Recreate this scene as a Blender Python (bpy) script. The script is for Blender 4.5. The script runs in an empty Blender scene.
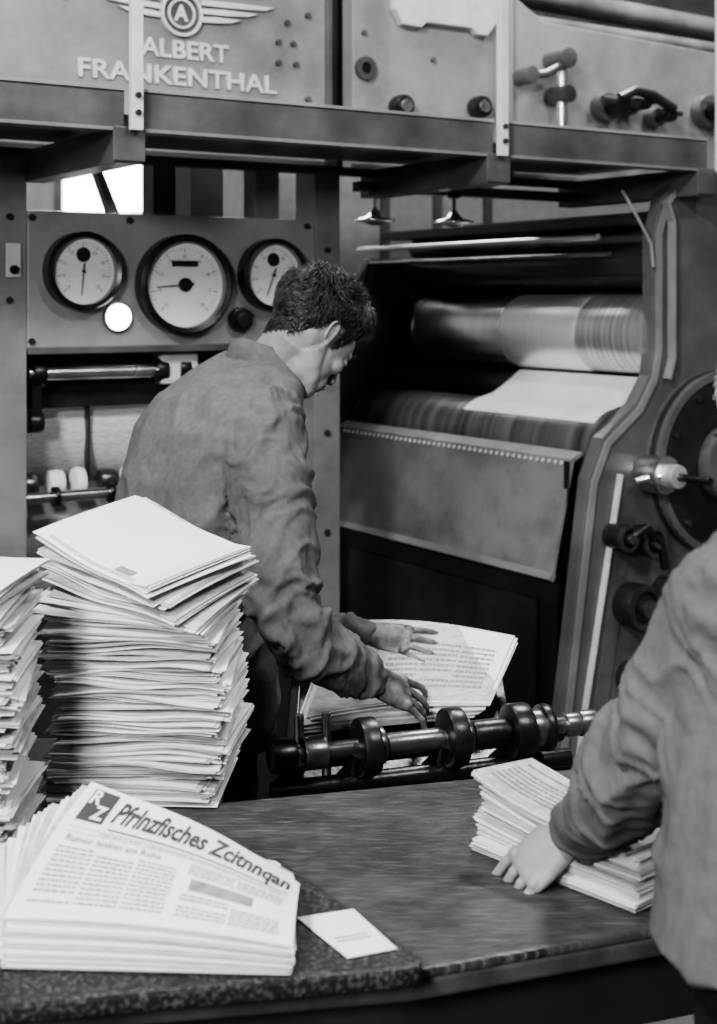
import bpy, bmesh, math, random
from mathutils import Vector, Matrix, noise
random.seed(7)
sc = bpy.context.scene
V = Vector
COL = sc.collection

# ---------------------------------------------------------------- materials
def mat(name, a, b=None, rough=0.6, metal=0.0, scale=8.0, bump=0.0, bscale=60.0, stretch=(1,1,1), detail=6, lo=0.35, hi=0.65, spec=0.5, grime=0.0, gscale=2.5, bdist=.01, scratch=0.0):
    m = bpy.data.materials.new(name); m.use_nodes = True
    nt = m.node_tree; bs = nt.nodes['Principled BSDF']
    bs.inputs['Roughness'].default_value = rough
    bs.inputs['Metallic'].default_value = metal
    bs.inputs['Specular IOR Level'].default_value = spec
    if b is None: b = a*0.8
    tc = nt.nodes.new('ShaderNodeTexCoord'); mp = nt.nodes.new('ShaderNodeMapping')
    mp.inputs['Scale'].default_value = stretch
    nz = nt.nodes.new('ShaderNodeTexNoise'); nz.inputs['Scale'].default_value = scale; nz.inputs['Detail'].default_value = detail
    cr = nt.nodes.new('ShaderNodeValToRGB')
    cr.color_ramp.elements[0].position = lo; cr.color_ramp.elements[1].position = hi
    cr.color_ramp.elements[0].color = (b,b,b,1); cr.color_ramp.elements[1].color = (a,a,a,1)
    nt.links.new(tc.outputs['Object'], mp.inputs['Vector']); nt.links.new(mp.outputs[0], nz.inputs['Vector'])
    nt.links.new(nz.outputs['Fac'], cr.inputs[0])
    out = cr.outputs[0]
    if grime > 0:
        n3 = nt.nodes.new('ShaderNodeTexNoise'); n3.inputs['Scale'].default_value = gscale; n3.inputs['Detail'].default_value = 9; n3.inputs['Roughness'].default_value=.7
        r3 = nt.nodes.new('ShaderNodeValToRGB'); r3.color_ramp.elements[0].position=.38; r3.color_ramp.elements[1].position=.58
        k=1-grime; r3.color_ramp.elements[0].color=(k,k,k,1); r3.color_ramp.elements[1].color=(1,1,1,1)
        mx = nt.nodes.new('ShaderNodeMix'); mx.data_type='RGBA'; mx.blend_type='MULTIPLY'; mx.inputs[0].default_value=1
        nt.links.new(tc.outputs['Object'], n3.inputs['Vector']); nt.links.new(n3.outputs['Fac'], r3.inputs[0])
        nt.links.new(out, mx.inputs[6]); nt.links.new(r3.outputs[0], mx.inputs[7]); out = mx.outputs[2]
        rr = nt.nodes.new('ShaderNodeMapRange'); rr.inputs['To Min'].default_value=max(.12,rough-.18); rr.inputs['To Max'].default_value=min(1,rough+.12)
        nt.links.new(n3.outputs['Fac'], rr.inputs['Value']); nt.links.new(rr.outputs[0], bs.inputs['Roughness'])
    if scratch > 0:
        for sgn,ang in ((1,.3),(2,1.25),(3,2.2)):
            m4=nt.nodes.new('ShaderNodeMapping'); m4.inputs['Rotation'].default_value=(0,0,ang); m4.inputs['Scale'].default_value=(4,75,1)
            n4=nt.nodes.new('ShaderNodeTexNoise'); n4.inputs['Scale'].default_value=2.5+sgn; n4.inputs['Detail'].default_value=4
            r4=nt.nodes.new('ShaderNodeValToRGB'); r4.color_ramp.elements[0].position=.58; r4.color_ramp.elements[1].position=.68
            r4.color_ramp.elements[0].color=(0,0,0,1); r4.color_ramp.elements[1].color=(scratch,scratch,scratch,1)
            mx4=nt.nodes.new('ShaderNodeMix'); mx4.data_type='RGBA'; mx4.blend_type='ADD'; mx4.inputs[0].default_value=1
            nt.links.new(tc.outputs['Object'],m4.inputs[0]); nt.links.new(m4.outputs[0],n4.inputs['Vector']); nt.links.new(n4.outputs['Fac'],r4.inputs[0])
            nt.links.new(out,mx4.inputs[6]); nt.links.new(r4.outputs[0],mx4.inputs[7]); out=mx4.outputs[2]
    nt.links.new(out, bs.inputs['Base Color'])
    if bump > 0:
        n2 = nt.nodes.new('ShaderNodeTexNoise'); n2.inputs['Scale'].default_value = bscale; n2.inputs['Detail'].default_value = 5
        bp = nt.nodes.new('ShaderNodeBump'); bp.inputs['Strength'].default_value = bump; bp.inputs['Distance'].default_value = bdist
        nt.links.new(mp.outputs[0], n2.inputs['Vector'])
        nt.links.new(n2.outputs['Fac'], bp.inputs['Height']); nt.links.new(bp.outputs[0], bs.inputs['Normal'])
    return m
def emis(name, s):
    m = bpy.data.materials.new(name); m.use_nodes = True
    bs = m.node_tree.nodes['Principled BSDF']
    bs.inputs['Base Color'].default_value = (.8,.8,.8,1)
    bs.inputs['Emission Color'].default_value = (1,1,1,1); bs.inputs['Emission Strength'].default_value = s
    return m
PAINT = mat('press_paint', .20, .155, .42, scale=4, bump=.05, bscale=40, grime=.4)
PAINT_G = mat('guard_paint', .16, .12, .35, scale=4, bump=.04, bscale=40, grime=.35, gscale=4)
PAINT_F = mat('side_frame_paint', .10, .075, .38, scale=4, bump=.05, bscale=40, grime=.45)
PAINT_L = mat('press_paint_light', .25, .20, .4, scale=3, bump=.05, grime=.35)
PAINT_M = mat('press_paint_mid', .09, .06, .42, scale=5, bump=.05, grime=.4)
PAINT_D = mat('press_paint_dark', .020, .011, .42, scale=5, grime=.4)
BLACK = mat('black_iron', .008, .004, .32, scale=9, bump=.1)
STEEL = mat('polished_steel', .85, .7, .24, 1.0, scale=10, stretch=(1,.05,1), grime=.25, gscale=6)
STEELD = mat('dark_steel', .22, .10, .3, .9, scale=12, bump=.05)
ROLL = mat('inked_roller', .02, .01, .22, .0, scale=5, stretch=(1,.1,1), spec=.4)
CYL = mat('cylinder_steel', .95, .80, .24, 1.0, scale=5, stretch=(.1,6,.1), lo=.3, hi=.7)
CYLB = mat('cylinder_steel_bright', 1.0, .88, .38, .88, scale=10, stretch=(.1,8,.1), lo=.3, hi=.7)
CYLG = mat('cylinder_steel_worn', .75, .45, .32, .9, scale=8, stretch=(.1,10,.1), lo=.35, hi=.6)
ROLLG = mat('rubber_roller', .14, .025, .30, .3, scale=3, stretch=(.5,9,.5), lo=.3, hi=.7)
LETTER = mat('cast_letters', .50, .42, .5, scale=20)
PAPER = mat('newsprint', .66, .58, .85, scale=6)
PAPER2 = mat('newsprint_grey', .44, .30, .9, scale=40, stretch=(1,1,6))  # greyer newsprint for some of the sheets and the web rollers
PRINT = mat('printing_ink', .05, .03, .8)
PRINTG = mat('printed_text', .24, .15, .8, scale=60)
WOOD = mat('worn_wood', .050, .018, .44, scale=9, bump=.10, bscale=90, stretch=(1.2,1.8,1), detail=12, lo=.3, hi=.7, grime=.5, gscale=8, scratch=.05, spec=.4)
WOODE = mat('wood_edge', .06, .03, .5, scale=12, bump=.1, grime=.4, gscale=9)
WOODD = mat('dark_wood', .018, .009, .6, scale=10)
SLAB = mat('speckled_slab', .055, .008, .45, scale=170, lo=.48, hi=.66, bump=.1, detail=3, spec=.35)
CLOTH1 = mat('work_jacket', .115, .095, .95, scale=90, bump=.12, bscale=420, bdist=.003, spec=.1, grime=.30, gscale=3)
CLOTH2 = mat('grey_overall', .105, .088, .95, scale=90, bump=.12, bscale=420, bdist=.003, spec=.1, grime=.22, gscale=3)
TROUS = mat('dark_trousers', .014, .009, .9, bump=.2, spec=.1)
LEATHER = mat('black_leather', .02, .01, .4)
SKIN = mat('skin', .24, .18, .5, scale=20, bump=.06, bscale=150, spec=.3)
SKIN_INK = mat('inky_skin', .14, .035, .45, scale=30, bump=.08, bscale=150)
HAIR = mat('dark_hair', .022, .008, .38, scale=60, bump=.3, bscale=150)
HAIRG = mat('grey_hair', .34, .25, .6, scale=60, bump=.3, bscale=150)
GLASS = mat('dial_face', .66, .60, .25, scale=3)
WHITE = emis('lamp_glass', 6.0)
WINE = emis('frosted_window_glass', 7.0)

# ---------------------------------------------------------------- helpers
def new_obj(name, me, parent=None, m=None, smooth=False):
    o = bpy.data.objects.new(name, me); COL.objects.link(o)
    if m: me.materials.append(m)
    if parent: o.parent = parent
    if smooth:
        for p in me.polygons: p.use_smooth = True
    return o
def empty(name, loc=(0,0,0), rz=0):
    e = bpy.data.objects.new(name, None); COL.objects.link(e); e.location = loc; e.rotation_euler = (0,0,rz); e.empty_display_size=.1
    return e
def bm_obj(name, bm, parent=None, m=None, smooth=False, bevel=0):
    bmesh.ops.recalc_face_normals(bm, faces=bm.faces)
    if bevel > 0:
        es = [e for e in bm.edges if len(e.link_faces)==2 and e.calc_face_angle(0) > 0.6]
        bmesh.ops.bevel(bm, geom=es, offset=bevel, segments=2, affect='EDGES', profile=.6, clamp_overlap=True)
    me = bpy.data.meshes.new(name); bm.to_mesh(me); bm.free()
    o = new_obj(name, me, parent, m, smooth)
    return o
def bx(bm, x0,x1,y0,y1,z0,z1):
    vs=[bm.verts.new(p) for p in [(x0,y0,z0),(x1,y0,z0),(x1,y1,z0),(x0,y1,z0),(x0,y0,z1),(x1,y0,z1),(x1,y1,z1),(x0,y1,z1)]]
    for f in [(0,3,2,1),(4,5,6,7),(0,1,5,4),(1,2,6,5),(2,3,7,6),(3,0,4,7)]: bm.faces.new([vs[i] for i in f])
def box(name, x0,x1,y0,y1,z0,z1, m, parent=None, bevel=.003):
    bm=bmesh.new(); bx(bm,x0,x1,y0,y1,z0,z1); return bm_obj(name,bm,parent,m,False,bevel)
def frame_axes(d):
    d=V(d).normalized(); up=V((0,0,1)) if abs(d.z)<.9 else V((1,0,0))
    u=d.cross(up).normalized(); v=u.cross(d).normalized(); return d,u,v
def tube(bm, pts, rad, seg=20, caps=True):
    pts=[V(p) for p in pts]; n=len(pts)
    if not hasattr(rad,'__len__'): rad=[rad]*n
    rings=[]; u=None
    for i in range(n):
        d=(pts[min(i+1,n-1)]-pts[max(i-1,0)])
        if d.length<1e-9: d = pts[-1]-pts[0]
        d.normalize()
        if u is None: _,u,v=frame_axes(d)
        else:
            u=(u-d*u.dot(d)).normalized()
        v=d.cross(u)
        rings.append([bm.verts.new(pts[i]+(u*math.cos(a)+v*math.sin(a))*rad[i]) for a in [2*math.pi*k/seg for k in range(seg)]])
    for i in range(n-1):
        for k in range(seg):
            bm.faces.new([rings[i][k],rings[i][(k+1)%seg],rings[i+1][(k+1)%seg],rings[i+1][k]])
    if caps:
        bm.faces.new(rings[0][::-1]); bm.faces.new(rings[-1])
def cyl(name,p0,p1,r,m,parent=None,seg=40,bevel=0):
    bm=bmesh.new(); tube(bm,[p0,p1],r,seg)
    o=bm_obj(name,bm,parent,m,False,bevel); smooth_sides(o); return o
def smooth_sides(o,ang=0.7):
    me=o.data
    for p in me.polygons: p.use_smooth=True
    try: me.set_sharp_from_angle(angle=ang)
    except Exception: pass
def pipe(name,pts,r,m,parent=None,seg=16):
    bm=bmesh.new(); tube(bm,pts,r,seg); o=bm_obj(name,bm,parent,m); smooth_sides(o); return o
def prism(name, poly, y0, y1, m, parent=None, bevel=.004):
    bm=bmesh.new()
    a=[bm.verts.new((x,y0,z)) for x,z in poly]; b=[bm.verts.new((x,y1,z)) for x,z in poly]
    bm.faces.new(a); bm.faces.new(b[::-1]); n=len(poly)
    for i in range(n): bm.faces.new([a[i],b[i],b[(i+1)%n],a[(i+1)%n]])
    return bm_obj(name,bm,parent,m,False,bevel)
def prismz(name, poly, z0, z1, m, parent=None, bevel=.004):
    bm=bmesh.new()
    a=[bm.verts.new((x,y,z0)) for x,y in poly]; b=[bm.verts.new((x,y,z1)) for x,y in poly]
    bm.faces.new(a[::-1]); bm.faces.new(b); n=len(poly)
    for i in range(n): bm.faces.new([a[i],a[(i+1)%n],b[(i+1)%n],b[i]])
    return bm_obj(name,bm,parent,m,False,bevel)
def text_mesh(txt, size=1.0, extrude=0.0, bold=0.0, res=4, shear=0.0):
    cu=bpy.data.curves.new('t','FONT'); cu.body=txt; cu.size=size; cu.extrude=extrude; cu.offset=bold; cu.resolution_u=res; cu.shear=shear
    o=bpy.data.objects.new('t',cu); COL.objects.link(o)
    bpy.context.view_layer.update()
    me=bpy.data.meshes.new_from_object(o.evaluated_get(bpy.context.evaluated_depsgraph_get()))
    bpy.data.objects.remove(o)
    return me
def fit_text(name, txt, x0,x1,z0,z1,y, m, parent, ext=.006, bold=0.0):
    me=text_mesh(txt,1.0,.5,bold)
    xs=[v.co.x for v in me.vertices]; ys=[v.co.y for v in me.vertices]
    a,b=min(xs),max(xs); c,d=min(ys),max(ys)
    for v in me.vertices:
        p=v.co.copy()
        v.co=V((x0+(p.x-a)/(b-a)*(x1-x0), y-ext*p.z*2*.5, z0+(p.y-c)/(d-c)*(z1-z0)))
    return new_obj(name,me,parent,m)

# ---------------------------------------------------------------- camera
cam=bpy.data.cameras.new('camera'); co=bpy.data.objects.new('camera',cam); COL.objects.link(co)
co.location=(0,0,1.6); co.rotation_euler=(math.radians(90),0,0)
cam.sensor_fit='VERTICAL'; cam.sensor_height=36; cam.sensor_width=36
cam.lens=1400/1024*36
cam.shift_y=-(512-300)/1024
cam.clip_start=.05
cam.dof.use_dof=True; cam.dof.focus_distance=2.4; cam.dof.aperture_fstop=4.5
sc.camera=co

# ---------------------------------------------------------------- room
FLOOR=mat('concrete_floor',.07,.045,.7,scale=3,bump=.1)
WALL=mat('plaster_wall',.20,.15,.9,scale=2)
def window(name,x,y,rz,w=1.15):
    e=empty(name,(x,y,0),rz)
    box('glass',0,w,0,.02,1.5,3.6,WINE,e,0)
    bm=bmesh.new()
    for i in range(3): bx(bm,i*w/2-.03,i*w/2+.03,-.04,.0,1.5,3.6)
    for j in range(4): bx(bm,-.02,w+.02,-.045,-.0,1.5+j*.7-.02,1.5+j*.7+.02)
    bm_obj('mullions',bm,e,PAINT_M)
def room():
    box('floor',-4.2,6.2,-2.2,10.2,-.1,0,FLOOR,bevel=0)
    box('ceiling',-4.2,6.2,-2.2,10.2,4.5,4.6,WALL,bevel=0)
    box('wall_left',-4.2,-4,-2,10,0,4.5,WALL,bevel=0)
    box('wall_right',6,6.2,-2,10,0,4.5,WALL,bevel=0)
    box('wall_front',-4.2,6.2,-2.2,-2,0,4.5,WALL,bevel=0)
    box('wall_back',-4.2,6.2,10,10.2,0,4.5,WALL,bevel=0)
    window('window_1',-2.13,9.96,0,1.25); window('window_2',-3.6,9.96,0)
room()

# ---------------------------------------------------------------- press (local x = along machine, y = away, z)
TH=math.radians(32.6)
O=(0,3.57,0)
press=empty('printing_press',O,TH)
P=press
box('frame_post_1',-.76,-.662,.60,.70,0,2.0,PAINT,P)
box('frame_post_2',.229,.317,.60,.72,0,2.0,PAINT,P)
box('gauge_board',-.662,.229,.60,.64,1.464,1.84,PAINT_L,P,.006)
box('board_rim',-.662,.229,.585,.60,1.455,1.475,PAINT_M,P)
box('darkening_plinth',-.662,.229,.63,.66,0,.74,PAINT_D,P)  # dark base added to darken the area left of the conveyor
box('frame_post_3',-.27,-.20,.66,.74,1.84,2.0,PAINT_M,P)
prism('slanted_strut',[(-.40,1.84),(-.37,1.84),(-.44,2.0),(-.46,2.0)],.66,.70,PAINT_L,P)
box('frame_post_5',.06,.14,.66,.74,1.84,2.0,PAINT,P)
box('upper_block',-.06,.05,.85,1.0,1.8,2.3,PAINT_L,P)
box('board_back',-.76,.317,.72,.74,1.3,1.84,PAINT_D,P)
box('label_plate',-.72,-.68,.592,.60,1.66,1.75,LETTER,P)
cyl('label_button',(-.70,.585,1.68),(-.70,.592,1.68),.012,BLACK,P)
cyl('knob',(-.031,.57,1.543),(-.031,.60,1.543),.036,BLACK,P,bevel=.006)
cyl('knob_cap',(-.031,.56,1.543),(-.031,.57,1.543),.022,PAINT_D,P,bevel=.004)
for i,(x,z) in enumerate([(-.65,1.82),(.2,1.82),(-.65,1.49),(.2,1.49),(-.37,1.82),(-.71,1.60),(-.71,1.82),(.27,1.75),(.27,1.5),(.27,1.2),(.27,.9)]):
    cyl('bolt_%d'%i,(x,.592,z),(x,.603,z),.009,PAINT_D,P,12)

def gauge(name,s,z,r,needle,digits,sub):
    e=empty(name,(O[0]+s*math.cos(TH)-.6*math.sin(TH),O[1]+s*math.sin(TH)+.6*math.cos(TH),z),TH)
    def ring(nm,r0,r1,y0,y1,m):
        bm=bmesh.new(); N=64; prof=[(r0,y1),(r0,y0),((r0*.35+r1*.65),y0-.006),(r1,y0),(r1,y1)]
        rs=[[bm.verts.new((a*math.cos(2*math.pi*k/N),b,a*math.sin(2*math.pi*k/N))) for k in range(N)] for a,b in prof]
        for i in range(len(prof)-1):
            for k in range(N): bm.faces.new([rs[i][k],rs[i][(k+1)%N],rs[i+1][(k+1)%N],rs[i+1][k]])
        o=bm_obj(nm,bm,e,m); smooth_sides(o,.5)
    ring('bezel',r*.86,r,-.045,0,BLACK)
    ring('bezel_lip',r*.84,r*.87,-.035,-.0,PAINT)
    bm=bmesh.new(); tube(bm,[(0,-.025,0),(0,0,0)],r*.855,64); bm_obj('dial',bm,e,GLASS)
    bm=bmesh.new()
    for k in range(41):
        a=math.radians(-45+270*k/40); L=.10 if k%5==0 else .05; w=.0009 if k%5 else .0016
        c,s_=math.cos(a),math.sin(a)
        r1=r*.74; r0=r1-r*L
        t=V((-s_,0,c))*w
        p0=V((c*r0,-.0262,s_*r0)); p1=V((c*r1,-.0262,s_*r1))
        bm.faces.new([bm.verts.new(q) for q in (p0-t,p1-t,p1+t,p0+t)])
    bm_obj('scale_marks',bm,e,PRINTG)
    a=math.radians(needle); d=V((math.cos(a),0,math.sin(a))); t=V((-d.z,0,d.x))
    bm=bmesh.new(); y=V((0,-.029,0))
    bm.faces.new([bm.verts.new(q) for q in (y-d*r*.2-t*.003,y+d*r*.62-t*.0012,y+d*r*.62+t*.0012,y-d*r*.2+t*.003)])
    bm_obj('needle',bm,e,PAINT_M if sub else BLACK)
    cyl('hub',(0,-.033,0),(0,-.026,0),r*(.14 if sub==0 else .04),BLACK,e)
    if sub:
        cyl('sub_dial',(0,-.0275,r*sub),(0,-.026,r*sub),r*.19,PAINT_D,e)
    if digits:
        box('counter',-.04,.04,-.029,-.026,r*.36,r*.36+.017,PAINT_D,e,.001)
    for k in range(9):
        aa=math.radians(-45+270*k/8)
        fit_text('num_%d'%k,str(k*2),math.cos(aa)*r*.56-.006,math.cos(aa)*r*.56+.006,math.sin(aa)*r*.56-.005,math.sin(aa)*r*.56+.005,-.0265,PRINTG,e,.0004)
gauge('pressure_gauge',-.514,1.678,.106,265,False,.42)
gauge('speed_gauge',-.2128,1.643,.141,185,True,0)
gauge('pressure_gauge.001',.0715,1.673,.106,250,False,.42)
lamp=empty('indicator_lamp',(O[0]-.4064*math.cos(TH)-.6*math.sin(TH),O[1]-.4064*math.sin(TH)+.6*math.cos(TH),1.553),TH)
cyl('bezel',(0,-.012,0),(0,0,0),.043,STEELD,lamp,bevel=.003)
bm=bmesh.new(); bmesh.ops.create_uvsphere(bm,u_segments=32,v_segments=16,radius=.037,matrix=Matrix.Translation((0,-.012,0))@Matrix.Diagonal((1,.5,1,1)))
bm_obj('lens',bm,lamp,WHITE,True)

# interior of the folder seen below the gauges
box('folder_back_plate',-.9,.35,1.75,1.80,0,1.75,PAINT,P)
cyl('web_roller_1',(-.66,.92,1.22),(.23,.92,1.22),.16,PAPER2,P,64)
cyl('web_roller_2',(-.66,.9,.93),(.23,.9,.93),.10,PAPER2,P,48)
box('web_slitter',-.435,-.428,.74,.77,1.10,1.36,PAINT_D,P)
cyl('guide_rod_1',(-.64,.66,1.40),(-.05,.66,1.40),.020,STEEL,P)
cyl('guide_rod_2',(-.66,.68,1.06),(.23,.68,1.06),.016,STEEL,P)
cyl('guide_rod_3',(-.66,.66,.80),(.23,.66,.80),.015,STEELD,P)
for i,x in enumerate((-.63,-.27,-.20)):
    cyl('rod_clamp_%d'%i,(x,.66,1.40),(x+.035,.66,1.40),.038,BLACK,P,bevel=.004)
box('clamp_arm',-.635,-.605,.64,.68,1.27,1.40,BLACK,P)
cyl('clamp_end',(-.64,.66,1.27),(-.60,.66,1.27),.03,BLACK,P,bevel=.004)
box('bracket_light',-.26,-.14,.63,.70,1.36,1.45,LETTER,P,.015)
random.seed(3)
for i in range(7):
    x=-.63+i*.075; r=random.uniform(.03,.045)
    cyl('pale_collar_%d'%i,(x,.74,1.09),(x+random.uniform(.03,.055),.74,1.09),r,PAPER if i%3 else STEELD,P,bevel=.010)
for i in range(4):
    cyl('rod_collar_%d'%i,(-.56+i*.16,.68,1.06),(-.545+i*.16,.68,1.06),.028,BLACK,P,bevel=.003)

# name board above the walkway
box('name_board',-1.7,.281,.60,.66,2.0,3.0,PAINT_L,P)
box('recess_plate',.20,.45,.68,.70,2.0,3.0,PAINT_D,P)
box('name_board_edge',.262,.281,.585,.60,2.0,3.0,PAINT_M,P)
box('cover_board',.362,.94,.60,.66,2.0,3.0,PAINT_L,P)
fit_text('letters_lower','FRANKENTHAL',-.52,.095,2.206,2.258,.60,LETTER,P,.014,.018)
fit_text('letters_upper','ALBERT',-.338,-.064,2.282,2.333,.60,LETTER,P,.014,.018)
def ringflat(name,cx,cz,r0,r1,y0,y1,m):
    bm=bmesh.new(); N=48; prof=[(r0,y1),(r0,y0),(r1,y0),(r1,y1)]
    rs=[[bm.verts.new((cx+a*math.cos(2*math.pi*k/N),b,cz+a*math.sin(2*math.pi*k/N))) for k in range(N)] for a,b in prof]
    for i in range(3):
        for k in range(N): bm.faces.new([rs[i][k],rs[i][(k+1)%N],rs[i+1][(k+1)%N],rs[i+1][k]])
    o=bm_obj(name,bm,P,m); smooth_sides(o,.5)
ES,EZ=-.2155,2.408
cyl('emblem_disc',(ES,.592,EZ),(ES,.60,EZ),.062,PAINT_M,P,48)
ringflat('emblem_ring',ES,EZ,.056,.064,.584,.60,LETTER)
ringflat('emblem_ring_inner',ES,EZ,.036,.042,.586,.60,LETTER)
fit_text('emblem_a','A',ES-.022,ES+.022,EZ-.02,EZ+.026,.60,LETTER,P,.018,.03)
for sg in (-1,1):
    for j in range(3):
        z1=EZ+.045-j*.024; L=.30-.055*j
        prism('wing_%d_%d'%(sg+1,j),[(ES+sg*.064,z1-.014),(ES+sg*.064,z1),(ES+sg*(L*.55),z1+.004),(ES+sg*L,z1+.004),(ES+sg*(L-.03),z1-.007),(ES+sg*L*.6,z1-.012)],.588,.60,LETTER,P,.001)
ringflat('port_ring',.405,2.31,.018,.036,.585,.60,PAINT_M)
cyl('port',(.405,.59,2.31),(.405,.60,2.31),.02,BLACK,P)
for i,(x,z) in enumerate([(.526,2.20),(.83,2.22)]):
    cyl('round_knob_%d'%i,(x,.55,z),(x,.60,z),.036,BLACK,P,bevel=.01)
    cyl('round_knob_cap_%d'%i,(x,.54,z),(x,.55,z),.020,STEEL,P,bevel=.003)
prism('hinge_plate',[(.50,2.50),(.53,2.455),(.60,2.452),(.62,2.47),(.80,2.47),(.82,2.452),(.86,2.452),(.90,2.50),(.90,2.8),(.50,2.8)],.57,.60,LETTER,P)
for i,(x,z) in enumerate([(.10,2.36),(.13,2.42),(-.56,2.42),(.2,2.2),(.2,2.45),(.4,2.42),(.66,2.36),(.56,2.53),(.85,2.53),(.7,2.16),(.16,2.3),(.15,2.36),(.10,2.30)]):
    cyl('rivet_%d'%i,(x,.588,z),(x,.602,z),.008,PAINT_M,P,12)
prism('valve_board',[(.955,2.0),(2.9,2.0),(2.9,2.44),(2.0,2.50),(1.12,2.53),(.955,2.62)],.60,.66,PAINT_L,P)
box('valve_board_edge',.94,.965,.57,.66,2.0,3.0,PAINT_L,P)
def valve(i,x,z,r):
    cyl('valve_flange_%d'%i,(x,.55,z),(x,.60,z),r,PAINT_M,P,bevel=.006)
    cyl('valve_body_%d'%i,(x,.48,z),(x,.55,z),r*.65,BLACK,P,bevel=.006)
    cyl('valve_stem_%d'%i,(x-r*1.6,.50,z+.01),(x+r*1.6,.50,z+.01),r*.3,STEELD,P)
valve(0,1.37,2.26,.05); valve(1,1.60,2.24,.035); valve(2,1.86,2.28,.06); valve(3,1.48,2.27,.03)
pipe('valve_link',[(1.36,.49,2.28),(1.42,.48,2.31),(1.5,.48,2.30),(1.60,.48,2.26)],.018,PAINT_D,P)
cyl('lever_post',(1.146,.54,2.12),(1.146,.54,2.42),.018,STEEL,P)
cyl('lever_boss_1',(1.146,.50,2.40),(1.146,.60,2.40),.035,PAINT_M,P,bevel=.005)
cyl('lever_boss_2',(1.146,.50,2.28),(1.146,.60,2.28),.03,STEELD,P,bevel=.005)
pipe('lever_arm',[(.99,.53,2.33),(1.06,.52,2.34),(1.14,.52,2.38)],.014,PAINT_M,P)
cyl('lever_knob',(.99,.50,2.33),(.99,.58,2.33),.03,PAINT_M,P,bevel=.006)
pipe('top_pipe_1',[(.9,1.3,2.82),(3.4,1.3,2.76)],.05,PAINT_M,P)
pipe('top_pipe_2',[(.9,1.0,2.62),(3.4,1.0,2.60)],.035,PAINT_M,P)
box('top_beam',.9,3.4,1.5,1.6,2.6,3.2,PAINT_D,P)

# ---------------------------------------------------------------- overhead walkway
W=empty('overhead_walkway',O,TH)
for i,(a,b) in enumerate([(-1.5,-.64),(-.60,.435),(.465,1.255)]):
    box('fascia_%d'%i,a,b,0,.012,1.995,2.085,PAINT_M,W,.002)
    box('fascia_rim_%d'%i,a,b,-.006,.02,2.082,2.09,PAINT_L,W,.001)
    box('fascia_foot_%d'%i,a,b,-.004,.05,1.989,1.997,PAINT,W,.001)
box('walk_plate',-1.5,1.255,.012,.58,2.02,2.03,PAINT_M,W,.001)
for i,x in enumerate((-.63,.45,1.25)):
    box('cross_beam_%d'%i,x-.035,x+.035,.0,.64,1.915,1.998,PAINT_M,W)
    box('beam_cap_%d'%i,x-.04,x+.04,-.006,.0,1.92,2.0,PAINT_M,W)
for i,x in enumerate((-.62,.45)):
    box('rail_post_%d'%i,x-.015,x+.015,-.03,-.012,1.99,3.1,LETTER,W)
    for z in (2.03,2.07):
        cyl('post_bolt_%d_%d'%(i,int(z*100)),(x,-.038,z),(x,-.03,z),.007,PAINT_D,W,10)
box('rail_post_2',1.275,1.30,-.03,-.012,1.99,3.1,LETTER,W)
box('hand_rail',-1.5,1.3,-.04,-.01,3.1,3.14,PAINT,W)
for i,x in enumerate((-1.45,2.2)):
    box('support_column_%d'%i,x-.04,x+.04,.55,.63,0,2.02,PAINT_M,W)
box('long_bearer',-1.5,2.2,.56,.60,1.975,2.0,PAINT_M,W)

# ---------------------------------------------------------------- printing unit
Y0,Y1=.15,1.487
side=[(.70,0),(.744,.24),(.868,1.07),(.925,1.19),(1.06,1.29),(1.115,1.37),(1.13,1.45),(1.13,1.80),(1.17,1.92),(1.27,2.0),(3.0,2.0),(3.0,0)]
prism('side_frame_near',side,Y0-.05,Y0,PAINT_F,P,.006)
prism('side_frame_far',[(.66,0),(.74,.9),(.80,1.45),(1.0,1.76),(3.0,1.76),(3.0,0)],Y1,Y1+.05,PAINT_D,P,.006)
rim=[(.715,.05),(.762,.24),(.885,1.06),(.94,1.175),(1.07,1.27),(1.13,1.36),(1.148,1.45),(1.148,1.80),(1.185,1.90),(1.26,1.97)]
def strip(name,pl,w,y0,y1,m):
    bm=bmesh.new(); L=[];R=[]
    for i,(x,z) in enumerate(pl):
        a=V(pl[max(i-1,0)]); b=V(pl[min(i+1,len(pl)-1)]); d=(b-a).normalized(); n=V((-d.y,d.x))*w/2
        L.append((x+n.x,z+n.y)); R.append((x-n.x,z-n.y))
    for i in range(len(pl)-1):
        q=[L[i],L[i+1],R[i+1],R[i]]
        a=[bm.verts.new((x,y0,z)) for x,z in q]; b=[bm.verts.new((x,y1,z)) for x,z in q]
        bm.faces.new(a); bm.faces.new(b[::-1])
        for k in range(4): bm.faces.new([a[k],b[k],b[(k+1)%4],a[(k+1)%4]])
    return bm_obj(name,bm,P,m)
strip('frame_rim',rim,.020,Y0-.06,Y0-.05,PAINT)
strip('inner_tube',[(.80,.10),(.835,.35),(.985,1.08)],.006,Y0-.07,Y0-.05,LETTER)
strip('inner_rib',[(.87,.10),(.905,.35),(1.02,.95)],.05,Y0-.056,Y0-.05,PAINT_M)
strip('bright_rail',[(1.165,1.36),(1.185,1.42),(1.185,1.84),(1.16,1.90)],.012,Y0-.085,Y0-.06,PAINT_L)
cyl('gear_cover',(1.383,Y0-.10,1.093),(1.383,Y0-.05,1.093),.285,PAINT_D,P,96,.014)
ringflat('gear_cover_rim',1.383,1.093,.262,.285,Y0-.108,Y0-.05,PAINT_F)
cyl('gear_hub',(1.383,Y0-.15,1.093),(1.383,Y0-.10,1.093),.12,PAINT_F,P,48,.012)
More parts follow.
